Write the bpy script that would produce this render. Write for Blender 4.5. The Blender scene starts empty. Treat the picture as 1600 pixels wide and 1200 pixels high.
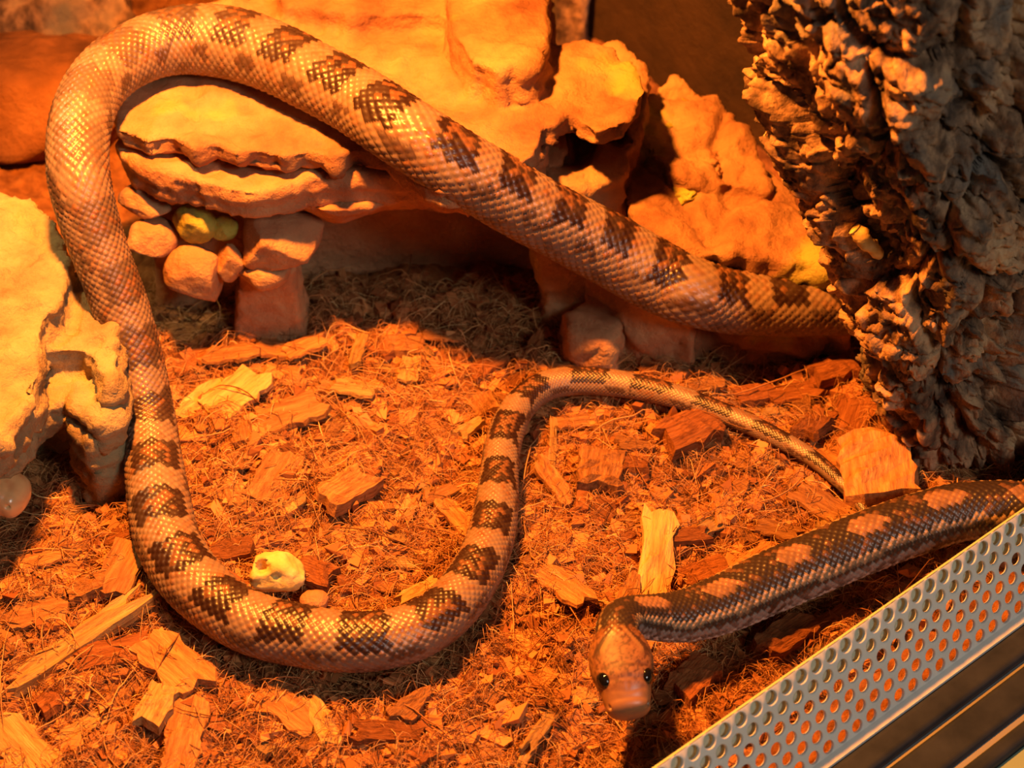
import bpy, bmesh, math, random
import numpy as np
from mathutils import Vector, Matrix
random.seed(7); rng = np.random.default_rng(11)
S = bpy.context.scene
COL = S.collection

# ------------------------------------------------------------------ camera
PITCH = math.radians(42); DIST = 0.78; F = 3209.0
CAM = np.array([0, -DIST*math.cos(PITCH), DIST*math.sin(PITCH)])
FW = np.array([0, math.cos(PITCH), -math.sin(PITCH)])
UP = np.array([0, math.sin(PITCH), math.cos(PITCH)])
RT = np.array([1.0, 0, 0])
cd = bpy.data.cameras.new('camera'); cam = bpy.data.objects.new('camera', cd); COL.objects.link(cam)
cam.location = CAM; cam.rotation_euler = (math.pi/2-PITCH, 0, 0)
cd.sensor_width = 36; cd.lens = 36*F/1600; cd.clip_start = 0.01; cd.clip_end = 20
cd.dof.use_dof = True; cd.dof.focus_distance = 0.70; cd.dof.aperture_fstop = 15
S.camera = cam

# ------------------------------------------------------------------ world, lamps, exposure
W = bpy.data.worlds.new('room'); S.world = W; W.use_nodes = True
W.node_tree.nodes['Background'].inputs[0].default_value = (0.75, 0.85, 1.0, 1)
W.node_tree.nodes['Background'].inputs[1].default_value = 0.022
def spot(name, loc, target, energy, color, angle, blend, radius):
    l = bpy.data.lights.new(name, 'SPOT'); l.energy = energy; l.color = color
    l.spot_size = math.radians(angle); l.spot_blend = blend; l.shadow_soft_size = radius
    o = bpy.data.objects.new(name, l); COL.objects.link(o); o.location = loc
    o.rotation_euler = (Vector(target)-Vector(loc)).to_track_quat('-Z', 'Y').to_euler()
    return o
spot('heat_lamp_offscreen', (-0.11, -0.03, 0.45), (0.03, 0.01, 0.04), 41, (1.0, 0.30, 0.034), 92, 0.5, 0.015)
spot('basking_lamp_left_offscreen', (-0.36, 0.12, 0.48), (-0.20, 0.03, 0.05), 5.2, (1.0, 0.74, 0.32), 36, 0.9, 0.02)
al = bpy.data.lights.new('room_lamp_right_offscreen', 'AREA'); al.energy = 15; al.color = (1.0, 0.93, 0.82); al.size = 0.5
ao = bpy.data.objects.new('room_lamp_right_offscreen', al); COL.objects.link(ao); ao.location = (1.25, -1.55, 1.55)
ao.rotation_euler = (Vector((0.1, -0.1, 0))-Vector(ao.location)).to_track_quat('-Z', 'Y').to_euler()
S.view_settings.view_transform = 'Standard'; S.view_settings.look = 'None'
S.view_settings.exposure = 0.0; S.view_settings.gamma = 1.0; S.view_settings.use_curve_mapping = False

# ------------------------------------------------------------------ helpers
def at(px, py, z):
    d = FW + (px-800)/F*RT - (py-600)/F*UP
    t = (z-CAM[2])/d[2]
    return CAM + t*d
def depth(p): return float(np.dot(np.asarray(p)-CAM, FW))
def pxm(px, p): return px*depth(p)/F            # pixels at a point -> metres

_pr = np.random.default_rng(5)
_perm = _pr.permutation(256); _perm = np.concatenate([_perm, _perm, _perm])
_grad = _pr.normal(size=(256, 3)); _grad /= np.linalg.norm(_grad, axis=1)[:, None]
_jit = _pr.random((256, 3))
def _h(i): return _perm[_perm[_perm[i[..., 0] & 255] + (i[..., 1] & 255)] + (i[..., 2] & 255)]
def noise(P):
    P = np.asarray(P, float); i = np.floor(P).astype(int); f = P-i
    u = f*f*f*(f*(f*6-15)+10); r = 0
    for dx in (0, 1):
        for dy in (0, 1):
            for dz in (0, 1):
                o = np.array([dx, dy, dz]); g = _grad[_h(i+o)]
                w = np.abs(1-dx-u[..., 0])*np.abs(1-dy-u[..., 1])*np.abs(1-dz-u[..., 2])
                r = r + w*np.sum(g*(f-o), -1)
    return r*1.5
def fbm(P, o=4, gain=0.5):
    r = 0; a = 1; P = np.asarray(P, float)
    for k in range(o):
        r = r + a*noise(P+17.3*k); P = P*2.03; a *= gain
    return r
def ridged(P, o=4):
    r = 0; a = 1; P = np.asarray(P, float)
    for k in range(o):
        r = r + a*(1-np.abs(noise(P+9.1*k))*2); P = P*2.1; a *= 0.5
    return r
def worley(P):
    P = np.asarray(P, float); i = np.floor(P).astype(int); f = P-i
    d1 = np.full(P.shape[:-1], 9.0); d2 = d1.copy(); cid = np.zeros(P.shape[:-1], int)
    for dx in (-1, 0, 1):
        for dy in (-1, 0, 1):
            for dz in (-1, 0, 1):
                o = np.array([dx, dy, dz]); h = _h(i+o)
                d = np.linalg.norm(o+_jit[h]-f, axis=-1)
                m = d < d1
                d2 = np.where(m, d1, np.minimum(d2, d)); cid = np.where(m, h, cid); d1 = np.where(m, d, d1)
    return d1, d2, cid

def mesh_np(name, V, faces4=None, faces3=None, smooth=True, color=None):
    me = bpy.data.meshes.new(name)
    V = np.ascontiguousarray(V, np.float32); nf = 0; loops = []; starts = []
    off = 0
    for fs in (faces4, faces3):
        if fs is not None and len(fs):
            fs = np.asarray(fs, np.int32); n = fs.shape[1]
            loops.append(fs.ravel()); starts.append(off+np.arange(len(fs))*n); off += fs.size
    L = np.concatenate(loops); st = np.concatenate(starts)
    me.vertices.add(len(V)); me.vertices.foreach_set('co', V.ravel())
    me.loops.add(len(L)); me.loops.foreach_set('vertex_index', L.astype(np.int32))
    me.polygons.add(len(st)); me.polygons.foreach_set('loop_start', st.astype(np.int32))
    me.update(calc_edges=True)
    me.polygons.foreach_set('use_smooth', np.full(len(st), smooth))
    if color is not None:
        ca = me.color_attributes.new('Col', 'FLOAT_COLOR', 'POINT')
        c = np.ones((len(V), 4), np.float32); c[:, :np.asarray(color).shape[1]] = color
        ca.data.foreach_set('color', c.ravel())
    me.validate(); me.update()
    return me
def link(name, me, mat=None, parent=None):
    o = bpy.data.objects.new(name, me); COL.objects.link(o)
    if mat is not None and me is not None and not me.materials: me.materials.append(mat)
    if parent is not None: o.parent = parent; o.matrix_parent_inverse = parent.matrix_world.inverted() if False else Matrix.Translation(-Vector(parent.location))
    return o
def thing(name, label, cat, loc, group=None):
    o = bpy.data.objects.new(name, None); COL.objects.link(o); o.location = loc; o.empty_display_size = 0.01
    return tag(o, label, cat, group)
def tag(o, label=None, cat=None, group=None, kind=None):
    if label: o['label'] = label
    if cat: o['category'] = cat
    if group: o['group'] = group
    if kind: o['kind'] = kind
    return o
def grid_faces(nu, nv, wrap_v=False):
    i = np.arange(nu-1)[:, None]; j = np.arange(nv if wrap_v else nv-1)[None, :]
    j2 = (j+1) % nv
    return np.stack([i*nv+j, (i+1)*nv+j, (i+1)*nv+j2, i*nv+j2], -1).reshape(-1, 4)
def get_vn(me):
    n = len(me.vertices); v = np.empty(n*3, np.float32); me.vertices.foreach_get('co', v)
    nn = np.empty(n*3, np.float32); me.vertex_normals.foreach_get('vector', nn)
    return v.reshape(-1, 3).astype(float), nn.reshape(-1, 3).astype(float)
def set_v(me, V): me.vertices.foreach_set('co', np.ascontiguousarray(V, np.float32).ravel()); me.update()

# ------------------------------------------------------------------ materials
def mat(name, rough=0.7, spec=0.4):
    m = bpy.data.materials.new(name); m.use_nodes = True; nt = m.node_tree
    b = nt.nodes['Principled BSDF']; b.inputs['Roughness'].default_value = rough
    b.inputs['Specular IOR Level'].default_value = spec
    return m, nt, b
def N(nt, t, **kw):
    n = nt.nodes.new(t)
    for k, v in kw.items():
        if k in n.inputs: n.inputs[k].default_value = v
        else: setattr(n, k, v)
    return n
def ramp(nt, stops):
    r = nt.nodes.new('ShaderNodeValToRGB'); e = r.color_ramp.elements
    while len(e) < len(stops): e.new(0.5)
    for k, (p, c) in enumerate(stops): e[k].position = p; e[k].color = (*c, 1)
    return r
def coords(nt, scale=(1, 1, 1), kind='Object'):
    tc = nt.nodes.new('ShaderNodeTexCoord'); mp = nt.nodes.new('ShaderNodeMapping')
    mp.inputs['Scale'].default_value = scale; nt.links.new(tc.outputs[kind], mp.inputs['Vector']); return mp.outputs[0]
def noise_mat(name, stops, scale=60, stretch=(1, 1, 1), rough=0.8, bump=0.5, bscale=200, bdist=0.001, spec=0.3, extra=None, detail=8):
    m, nt, b = mat(name, rough, spec); co = coords(nt, stretch)
    n1 = N(nt, 'ShaderNodeTexNoise', Scale=scale, Detail=detail, Roughness=0.6); nt.links.new(co, n1.inputs['Vector'])
    r = ramp(nt, stops); nt.links.new(n1.outputs['Fac'], r.inputs[0]); outc = r.outputs[0]
    if extra:     # second colour in patches: (colour, scale, lo, hi)
        n3 = N(nt, 'ShaderNodeTexNoise', Scale=extra[1], Detail=4.0); nt.links.new(co, n3.inputs['Vector'])
        mr = N(nt, 'ShaderNodeMapRange'); mr.inputs[1].default_value = extra[2]; mr.inputs[2].default_value = extra[3]
        nt.links.new(n3.outputs['Fac'], mr.inputs[0])
        mx = N(nt, 'ShaderNodeMixRGB'); nt.links.new(mr.outputs[0], mx.inputs[0]); nt.links.new(outc, mx.inputs[1]); mx.inputs[2].default_value = (*extra[0], 1)
        outc = mx.outputs[0]
    nt.links.new(outc, b.inputs['Base Color'])
    n2 = N(nt, 'ShaderNodeTexNoise', Scale=bscale, Detail=8.0, Roughness=0.65); nt.links.new(co, n2.inputs['Vector'])
    bp = N(nt, 'ShaderNodeBump', Strength=bump, Distance=bdist); nt.links.new(n2.outputs['Fac'], bp.inputs['Height']); nt.links.new(bp.outputs[0], b.inputs['Normal'])
    return m
def attr_mat(name, rough=0.6, spec=0.4, tint=None):
    m, nt, b = mat(name, rough, spec)
    a = N(nt, 'ShaderNodeVertexColor', layer_name='Col'); nt.links.new(a.outputs[0], b.inputs['Base Color'])
    return m, nt, b
def plain(name, c, rough=0.5, spec=0.5, metal=0.0):
    m, nt, b = mat(name, rough, spec); b.inputs['Base Color'].default_value = (*c, 1); b.inputs['Metallic'].default_value = metal
    return m

M_ground = noise_mat('coir_ground', [(0.32, (0.13, 0.045, 0.016)), (0.5, (0.26, 0.10, 0.034)), (0.7, (0.38, 0.16, 0.056))], 160, rough=0.95, bump=1.0, bscale=420, bdist=0.002, spec=0.1)
M_fibre, _, _ = attr_mat('coir_fibre', 0.75, 0.25)
def husk(name, stops, stretch=(0.35, 3, 3)):
    m = noise_mat(name, stops, 4.5, stretch, rough=0.85, bump=1.0, bscale=9, bdist=0.0022, spec=0.2)
    nt = m.node_tree; b = nt.nodes['Principled BSDF']
    oi = N(nt, 'ShaderNodeObjectInfo'); hs = N(nt, 'ShaderNodeHueSaturation')
    mr = N(nt, 'ShaderNodeMapRange'); mr.inputs[3].default_value = 0.75; mr.inputs[4].default_value = 1.25
    nt.links.new(oi.outputs['Random'], mr.inputs[0]); nt.links.new(mr.outputs[0], hs.inputs['Value'])
    src = b.inputs['Base Color'].links[0].from_socket
    nt.links.new(src, hs.inputs['Color']); nt.links.new(hs.outputs[0], b.inputs['Base Color'])
    return m
M_husk = husk('husk_orange', [(0.28, (0.20, 0.075, 0.025)), (0.48, (0.46, 0.20, 0.07)), (0.70, (0.68, 0.35, 0.13))])
M_huskr = husk('husk_red', [(0.28, (0.12, 0.035, 0.012)), (0.5, (0.33, 0.115, 0.036)), (0.72, (0.50, 0.20, 0.07))])
M_huskp = husk('husk_pale', [(0.28, (0.28, 0.13, 0.045)), (0.48, (0.58, 0.33, 0.12)), (0.72, (0.76, 0.51, 0.22))])
M_stone = noise_mat('sandstone', [(0.34, (0.19, 0.075, 0.035)), (0.5, (0.36, 0.18, 0.085)), (0.66, (0.50, 0.30, 0.15))], 28, rough=0.85, bump=1.0, bscale=140, bdist=0.003, extra=((0.42, 0.36, 0.08), 16, 0.60, 0.70))
M_stone2 = noise_mat('sandstone_plain', [(0.3, (0.32, 0.13, 0.06)), (0.5, (0.47, 0.23, 0.11)), (0.72, (0.62, 0.37, 0.18))], 40, rough=0.8, bump=1.0, bscale=150, bdist=0.003)
M_moss = noise_mat('mossy_stone', [(0.35, (0.25, 0.13, 0.04)), (0.5, (0.40, 0.34, 0.05)), (0.7, (0.54, 0.48, 0.10))], 90, rough=0.95, bump=1.0, bscale=260, bdist=0.002)
M_pale = noise_mat('pale_limestone', [(0.30, (0.22, 0.14, 0.065)), (0.5, (0.38, 0.275, 0.14)), (0.70, (0.52, 0.40, 0.22))], 45, rough=0.9, bump=1.0, bscale=150, bdist=0.0035)
M_bark = noise_mat('cork_bark', [(0.36, (0.05, 0.028, 0.018)), (0.48, (0.22, 0.125, 0.07)), (0.58, (0.48, 0.28, 0.15)), (0.74, (0.66, 0.44, 0.24))], 95, (1, 1, 0.6), rough=0.75, bump=1.0, bscale=330, bdist=0.002, spec=0.35, extra=((0.16, 0.14, 0.12), 26, 0.54, 0.66))
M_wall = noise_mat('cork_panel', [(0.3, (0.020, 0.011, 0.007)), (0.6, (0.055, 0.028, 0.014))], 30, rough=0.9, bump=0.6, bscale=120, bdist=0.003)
M_vent = noise_mat('painted_metal', [(0.3, (0.72, 0.68, 0.62)), (0.7, (0.80, 0.77, 0.71))], 60, rough=0.42, bump=0.08, bscale=300, bdist=0.0004, spec=0.5)
M_flange = plain('greenish_metal', (0.42, 0.52, 0.42), 0.5)
M_rail = noise_mat('dark_rail', [(0.3, (0.014, 0.017, 0.024)), (0.7, (0.028, 0.032, 0.042))], 80, (1, 1, 1), rough=0.45, bump=0.15, bscale=300, bdist=0.0004, spec=0.2)
M_strip = plain('channel_metal', (0.62, 0.60, 0.57), 0.32, 0.5, 0.7)
M_table = noise_mat('pale_green_top', [(0.3, (0.20, 0.27, 0.20)), (0.7, (0.24, 0.31, 0.235))], 20, rough=0.5, bump=0.05, bscale=200, bdist=0.0005)
M_bone = noise_mat('pale_yellow_stone', [(0.3, (0.48, 0.29, 0.07)), (0.5, (0.64, 0.47, 0.16)), (0.7, (0.76, 0.62, 0.32))], 140, rough=0.7, bump=0.5, bscale=300, bdist=0.001)
M_eye = plain('eye_black', (0.006, 0.005, 0.005), 0.06, 0.9)
M_soil = noise_mat('brown_soil', [(0.3, (0.06, 0.022, 0.010)), (0.55, (0.26, 0.10, 0.035)), (0.75, (0.40, 0.17, 0.06))], 22, rough=0.95, bump=1.0, bscale=120, bdist=0.004)
M_snake, _nt, _b = attr_mat('snake_skin', 0.37, 0.6)
_nt.links.new([n for n in _nt.nodes if n.type == 'VERTEX_COLOR'][0].outputs['Alpha'], _b.inputs['Roughness'])
M_snake2, _nt, _b = attr_mat('snake_skin_orange', 0.22, 0.6)

# ------------------------------------------------------------------ tank frame: u along the front, v inwards
A0 = at(1030, 1200, 0.030); A1 = at(1600, 800, 0.030)
D2 = (A1-A0)[:2]; D2 = D2/np.linalg.norm(D2); Nin = np.array([-D2[1], D2[0]])     # inward
O2 = A0[:2]
def tk(u, v, z): return np.array([*(O2+u*D2+v*Nin), z])
def uv(p): q = np.asarray(p)[..., :2]-O2; return q@D2, q@Nin
RW = uv(at(1000, 70, 0))[0]                  # u of the right wall
BWV = 0.68; LWU = -0.62
FLAT = []                                    # (x, y, r): places where the ground lies level
def gz(X, Y):
    X = np.asarray(X, float); Y = np.asarray(Y, float); P = np.stack([X, Y, X*0], -1)
    z = 0.0045*fbm(P*14, 2)+0.0040*fbm(P*60+3, 3)-0.002
    z = z-0.006*np.clip(worley(P*34+7)[0]-0.62, 0, 1)
    return z
gu = np.arange(LWU, RW+0.0001, 0.0016); gv = np.arange(-0.021, BWV, 0.0016)
GU, GV = np.meshgrid(gu, gv, indexing='ij')
GX = O2[0]+GU*D2[0]+GV*Nin[0]; GY = O2[1]+GU*D2[1]+GV*Nin[1]
GP = np.stack([GX, GY, 0*GX], -1)
GZ = gz(GX, GY)+0.0012*fbm(GP*230, 3); GZ = np.minimum(GZ, np.where(GV < 0.004, -.003, 9))
fl = link('floor', mesh_np('floor', np.stack([GX, GY, GZ], -1).reshape(-1, 3), grid_faces(len(gu), len(gv))), M_ground)
tag(fl, 'reddish brown coir substrate covering the terrarium floor', kind='structure')
def wall(name, u0, v0, u1, v1, h, mtl, label, t=0.012, z0=-0.03):
    a = tk(u0, v0, z0); b = tk(u1, v1, z0); dd = (b-a)/np.linalg.norm(b-a); n = np.array([dd[1], -dd[0], 0])
    nx, nz = 60, 40; V = []
    s = np.linspace(0, 1, nx)[:, None]; zz = np.linspace(0, h, nz)[None, :]
    G = a+(b-a)*s[..., None]*np.ones((1, nz, 1)); G = G.copy(); G[..., 2] = z0+zz
    G = G+n*0.004*fbm(G*25, 3)[..., None]
    B = G-0; B = a+(b-a)*s[..., None]*np.ones((1, nz, 1)); B = B.copy(); B[..., 2] = z0+zz; B = B+n*t
    V = np.concatenate([G.reshape(-1, 3), B.reshape(-1, 3)]); f = grid_faces(nx, nz); k = nx*nz
    fs = [f, f[:, ::-1]+k]
    def ed(i): i = np.asarray(i); return np.stack([i[:-1], i[1:], i[1:]+k, i[:-1]+k], -1)
    idx = np.arange(k).reshape(nx, nz)
    fs += [ed(idx[0]), ed(idx[-1]), ed(idx[:, 0]), ed(idx[:, -1])]
    o = link(name, mesh_np(name, V, np.concatenate(fs)), mtl); tag(o, label, kind='structure'); return o
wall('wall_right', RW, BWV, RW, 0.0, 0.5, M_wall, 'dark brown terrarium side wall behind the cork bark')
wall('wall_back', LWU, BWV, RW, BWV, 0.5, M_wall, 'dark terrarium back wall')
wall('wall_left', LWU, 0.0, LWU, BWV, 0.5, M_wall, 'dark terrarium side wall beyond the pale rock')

# ------------------------------------------------------------------ generic snake sweep
NH = 44; SUB = 3; NR = NH*SUB
def catmull(P, n=24):
    P = np.asarray(P, float); Q = np.vstack([2*P[0]-P[1], P, 2*P[-1]-P[-2]]); out = []
    for i in range(1, len(Q)-2):
        p0, p1, p2, p3 = Q[i-1:i+3]
        t = np.linspace(0, 1, n, endpoint=False)[:, None]
        out.append(0.5*((2*p1)+(-p0+p2)*t+(2*p0-5*p1+4*p2-p3)*t*t+(-p0+3*p1-3*p2+p3)*t**3))
    out.append(P[-1:]); return np.vstack(out)
def smooth01(x, a, b):
    t = np.clip((x-a)/(b-a), 0, 1); return t*t*(3-2*t)
def sweep(ctrl, head_n, colourer, head_w, tail_cap=False):
    """ctrl rows: x,y,z,radius,roll ; the last head_n control points are the head axis."""
    nseg = 24
    C = catmull(ctrl, nseg)
    d = np.r_[0, np.cumsum(np.linalg.norm(np.diff(C[:, :3], axis=0), axis=1))]
    sh = d[(len(ctrl)-head_n)*nseg] if head_n else 1e9; L = d[-1]
    # ring positions: SUB rings per half scale
    fine = np.linspace(0, L, 20000); rf = np.interp(fine, d, C[:, 3])
    unit = np.maximum(2*np.pi*rf/NH, 0.0008)
    if head_n: unit = np.where(fine > sh, 0.0011, unit)
    vv = np.r_[0, np.cumsum(np.diff(fine)/unit[:-1])]
    nring = int(vv[-1]*SUB); vr = np.arange(nring+1)/SUB
    s = np.interp(vr, vv, fine)
    for it in range(2): pass
    P = np.stack([np.interp(s, d, C[:, k]) for k in range(3)], -1)
    for it in range(8): P[1:-1] = 0.25*P[:-2]+0.5*P[1:-1]+0.25*P[2:]
    R = np.interp(s, d, C[:, 3]); roll = np.interp(s, d, C[:, 4])
    T = np.gradient(P, axis=0); T /= np.linalg.norm(T, axis=1)[:, None]
    upv = np.array([0, 0, 1.0]); U = upv-T*(T@upv)[:, None]; U /= np.linalg.norm(U, axis=1)[:, None]
    B = np.cross(T, U)
    for it in range(20):
        U[1:-1] = 0.25*U[:-2]+0.5*U[1:-1]+0.25*U[2:]
    U -= T*np.sum(U*T, 1)[:, None]; U /= np.linalg.norm(U, axis=1)[:, None]; B = np.cross(T, U)
    cr, sr = np.cos(roll)[:, None], np.sin(roll)[:, None]
    U, B = U*cr+B*sr, B*cr-U*sr
    th = np.arange(NR)/NR*2*np.pi-np.pi               # 0 = dorsal
    TH = np.broadcast_to(th, (len(s), NR)); q = np.abs(TH)/np.pi
    # body section: slightly flattened belly
    cx = np.sin(TH); cz = np.cos(TH)
    cz = np.where(cz < 0, cz*(1-0.16*np.abs(cz)), cz); cx = cx*1.0
    RX = R[:, None]*np.ones_like(TH); RZ = RX*0.97; OZ = np.zeros_like(TH)
    SS = s[:, None]*np.ones_like(TH)
    headf = np.zeros_like(SS)
    if head_n:
        t = np.clip((s-sh)/(L-sh), 0, 1)
        r0 = np.interp(sh, d, C[:, 3])
        kt = [0, .10, .22, .36, .50, .60, .70, .80, .88, .94, .98, 1.0]
        kw = [r0/head_w, .84, .97, 1.0, .95, .86, .78, .73, .66, .52, .30, .02]
        kh = [r0/head_w, .74, .74, .74, .72, .69, .62, .54, .46, .36, .22, .02]
        ko = [0, 0, 0, .01, .02, .01, -.03, -.08, -.12, -.15, -.17, -.18]
        def sm(k): 
            tt = np.linspace(0, 1, 400); y = np.interp(tt, kt, k)
            ker = np.ones(25)/25; yp = np.pad(y, 12, mode='edge'); y2 = np.convolve(yp, ker, 'valid')
            w = smooth01(tt, .86, .97); return np.interp(t, tt, y2*(1-w)+y*w)
        hw, hh, ho = sm(kw)*head_w, sm(kh)*head_w, sm(ko)*head_w
        # round the snout end off
        e = np.clip((t-.86)/.14, 0, 1); rnd = np.sqrt(np.clip(1-e**2.6, 0, 1))
        hw = np.where(t > .86, np.interp(.86, kt, kw)*head_w*rnd*1.0, hw); hh = np.where(t > .86, np.interp(.86, kt, kh)*head_w*rnd, hh)
        hm = (s > sh)
        RX = np.where(hm[:, None], hw[:, None], RX); RZ = np.where(hm[:, None], hh[:, None], RZ); OZ = np.where(hm[:, None], ho[:, None], OZ)
        # square the head a little
        ex = 0.86
        sqx = np.sign(np.sin(TH))*np.abs(np.sin(TH))**ex; sqz = np.sign(np.cos(TH))*np.abs(np.cos(TH))**ex
        hb = smooth01(t, 0.05, 0.35)[:, None]
        cx = cx*(1-hb)+sqx*hb; cz = cz*(1-hb)+sqz*hb
        headf = smooth01(t, 0.02, 0.24)[:, None]*np.ones_like(TH)
        tH = t[:, None]*np.ones_like(TH)
    # scale lattice
    uu = np.arange(NR)/SUB; a = (uu[None, :]+vr[:, None])/2; b = (uu[None, :]-vr[:, None])/2
    ia = np.floor(a); ib = np.floor(b); fa = a-ia-.5; fb = b-ib-.5
    ca_ = ia+.5; cb_ = ib+.5
    uc = ca_+cb_; vc = ca_-cb_
    thc = ((uc/NH*2*np.pi) % (2*np.pi))-np.pi; sc = np.interp(vc, vr, s)
    post = (fa-fb)                                       # +1 towards the head
    dome = np.clip(np.cos(np.pi*fa)*np.cos(np.pi*fb), 0, 1)**0.38
    hgt = dome*(1.0-0.45*post)*(.8+.4*hash01(uc, vc))
    vent = smooth01(q, .74, .80)
    scut = (vr*0.5) % 1.0
    hv = (0.3+0.5*np.abs(scut-.5))[:, None]*np.ones_like(TH)
    disp = (hgt*(1-vent)+hv*vent)*0.048*R[:, None]*(1-headf)
    Pn = P[:, None, :]+B[:, None, :]*(cx*(RX+disp))[..., None]+U[:, None, :]*(cz*(RZ+disp)+OZ)[..., None]
    dorsal_q = q
    groove = np.zeros_like(TH)
    if head_n:
        xn = cx*1.0; top = cz > 0.15
        def seg(x0, t0, x1, t1, w=0.045):
            px_, pt_ = np.abs(xn)*hw[:, None]/head_w, tH*1.9
            ax, at_, bx, bt_ = x0, t0*1.9, x1, t1*1.9
            dx, dt = bx-ax, bt_-at_; k = np.clip(((px_-ax)*dx+(pt_-at_)*dt)/(dx*dx+dt*dt), 0, 1)
            dd = np.hypot(px_-ax-k*dx, pt_-at_-k*dt)
            return np.exp(-(dd/w)**2)
        G = 0
        for sg in ( (0, .66, 0, .80), (0, .46, .3, .5), (.3, .5, .34, .64), (0, .66, .6, .66), (0, .80, .5, .76), (.3, .5, .7, .52)):
            G = np.maximum(G, seg(*sg))
        groove = G*top*headf
        # brow ridge over the eye, cheek bulge, lip line
        ridge = np.exp(-((tH-.62)/.09)**2)*np.exp(-((np.abs(TH)-1.02)/.22)**2)
        lip = np.exp(-((np.abs(TH)-2.02-0.12*np.sin(tH*7))/.05)**2)*(tH > .12)*(tH < .965)*headf
        nos = np.exp(-((tH-.90)/.018)**2-((np.abs(TH)-1.15)/.10)**2)
        off = -0.00014*groove+0.0006*ridge-0.00045*lip-0.0016*nos
        dirn = B[:, None, :]*cx[..., None]+U[:, None, :]*cz[..., None]
        Pn = Pn+dirn*off[..., None]
    else: lip = groove
    col = colourer(SS, TH, sc, thc, dome*(1-vent)*(1-headf)+1*np.maximum(vent, headf), L, sh, headf, groove, lip, (tH if head_n else headf), vent, (uc, vc))
    V = Pn.reshape(-1, 3); col = np.concatenate([col, (.37+.20*headf*(1-smooth01(tH, .62, .8) if head_n else 1))[..., None]], -1).reshape(-1, 4)
    nv = NR; fs = grid_faces(len(s), nv, True)
    tris = []
    V = np.vstack([V, P[:1], (P[-1]+U[-1]*OZ[-1, 0])[None]]); k0, k1 = len(V)-2, len(V)-1
    col = np.vstack([col, col[:1], col[-1:]])
    j = np.arange(nv); j2 = (j+1) % nv; base = (len(s)-1)*nv
    tris = np.vstack([np.stack([j*0+k0, j, j2], -1), np.stack([base+j, j*0+k1, base+j2], -1)])
    frame = (P, T, U, B, s, sh, L)
    return V, fs, tris, col, frame
def ctrl_px(rows):
    out = []
    for r in rows:
        if r[0] == 'uv': p = tk(r[1], r[2], r[3]); r = (0, 0, r[3], r[4])
        else: p = at(r[0], r[1], r[2])
        out.append([*p, pxm(r[3]/2, p), math.radians(r[4]) if len(r) > 4 else 0])
    return np.array(out)
def hash01(a, b):
    return np.modf(np.abs(np.sin(a*12.9898+b*78.233)*43758.5453))[0]

G0 = 0.0135
body = [(1378, 842, .003, 9), (1356, 806, .004, 15), (1330, 770, .005, 21), (1270, 717, .005, 26), (1200, 677, .006, 30), (1130, 646, .006, 33),
 (1060, 621, .007, 37), (990, 604, .007, 41), (930, 596, .007, 44), (880, 597, .007, 46), (842, 609, .007, 48), (808, 640, .0075, 51),
 (787, 690, .008, 55), (780, 740, .008, 59), (776, 790, .009, 66), (766, 842, .009, 73), (745, 892, .010, 79), (708, 945, .011, 85),
 (655, 984, .012, 90), (595, 1001, .0125, 93), (535, 1003, .013, 96), (465, 993, .013, 98), (398, 976, .013, 98), (340, 943, .013, 97),
 (291, 896, .013, 99), (261, 842, .013, 98), (249, 785, .0135, 95), (239, 717, .0145, 88, 12), (231, 655, .019, 84, 16), (219, 595, .028, 84, 18),
 (204, 535, .039, 86, 20), (184, 470, .052, 88, 20), (158, 400, .067, 88, 20), (137, 338, .080, 92, 18), (124, 283, .0905, 95, 16),
 (121, 232, .097, 95, 14), (127, 186, .101, 95, 12), (146, 140, .103, 95, 8), (180, 104, .104, 98, 4), (234, 76, .104, 104), (297, 64, .104, 112),
 (362, 70, .104, 116), (430, 92, .104, 112), (496, 125, .104, 110), (560, 160, .103, 110), (625, 203, .102, 112), (697, 250, .0935, 115), (767, 293, .081, 119),
 (838, 334, .068, 117), (900, 366, .057, 117), (958, 396, .048, 117), (1025, 433, .039, 114), (1075, 455, .035, 111), (1121, 468, .030, 108), (1200, 476, .025, 104), (1300, 476, .020, 104),
 (1380, 470, .017, 104), (1470, 477, .016, 104), ('uv', .2530, .092, .0155, 104), ('uv', .2625, .066, .0152, 102), ('uv', .2570, .039, .0150, 100), ('uv', .2390, .0195, .0145, 98), ('uv', .2140, .0125, .0138, 95),
 (1622, 793, .0135, 93), (1560, 797, .0135, 92), (1500, 801, .0135, 92), (1430, 820, .0135, 95), (1350, 849, .014, 97), (1275, 880, .014, 97), (1200, 912, .015, 97),
 (1130, 944, .017, 92), (1075, 962, .020, 84), (1030, 966, .024, 76), (997, 965, .0285, 70), (976, 967, .032, 66), (966, 978, .0345, 66)]
head = [(965, 994, .0350, 68), (969, 1026, .0340, 80), (974, 1058, .0328, 80), (980, 1090, .0315, 70), (985, 1117, .0305, 60)]
CT = ctrl_px(body+head)

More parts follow.
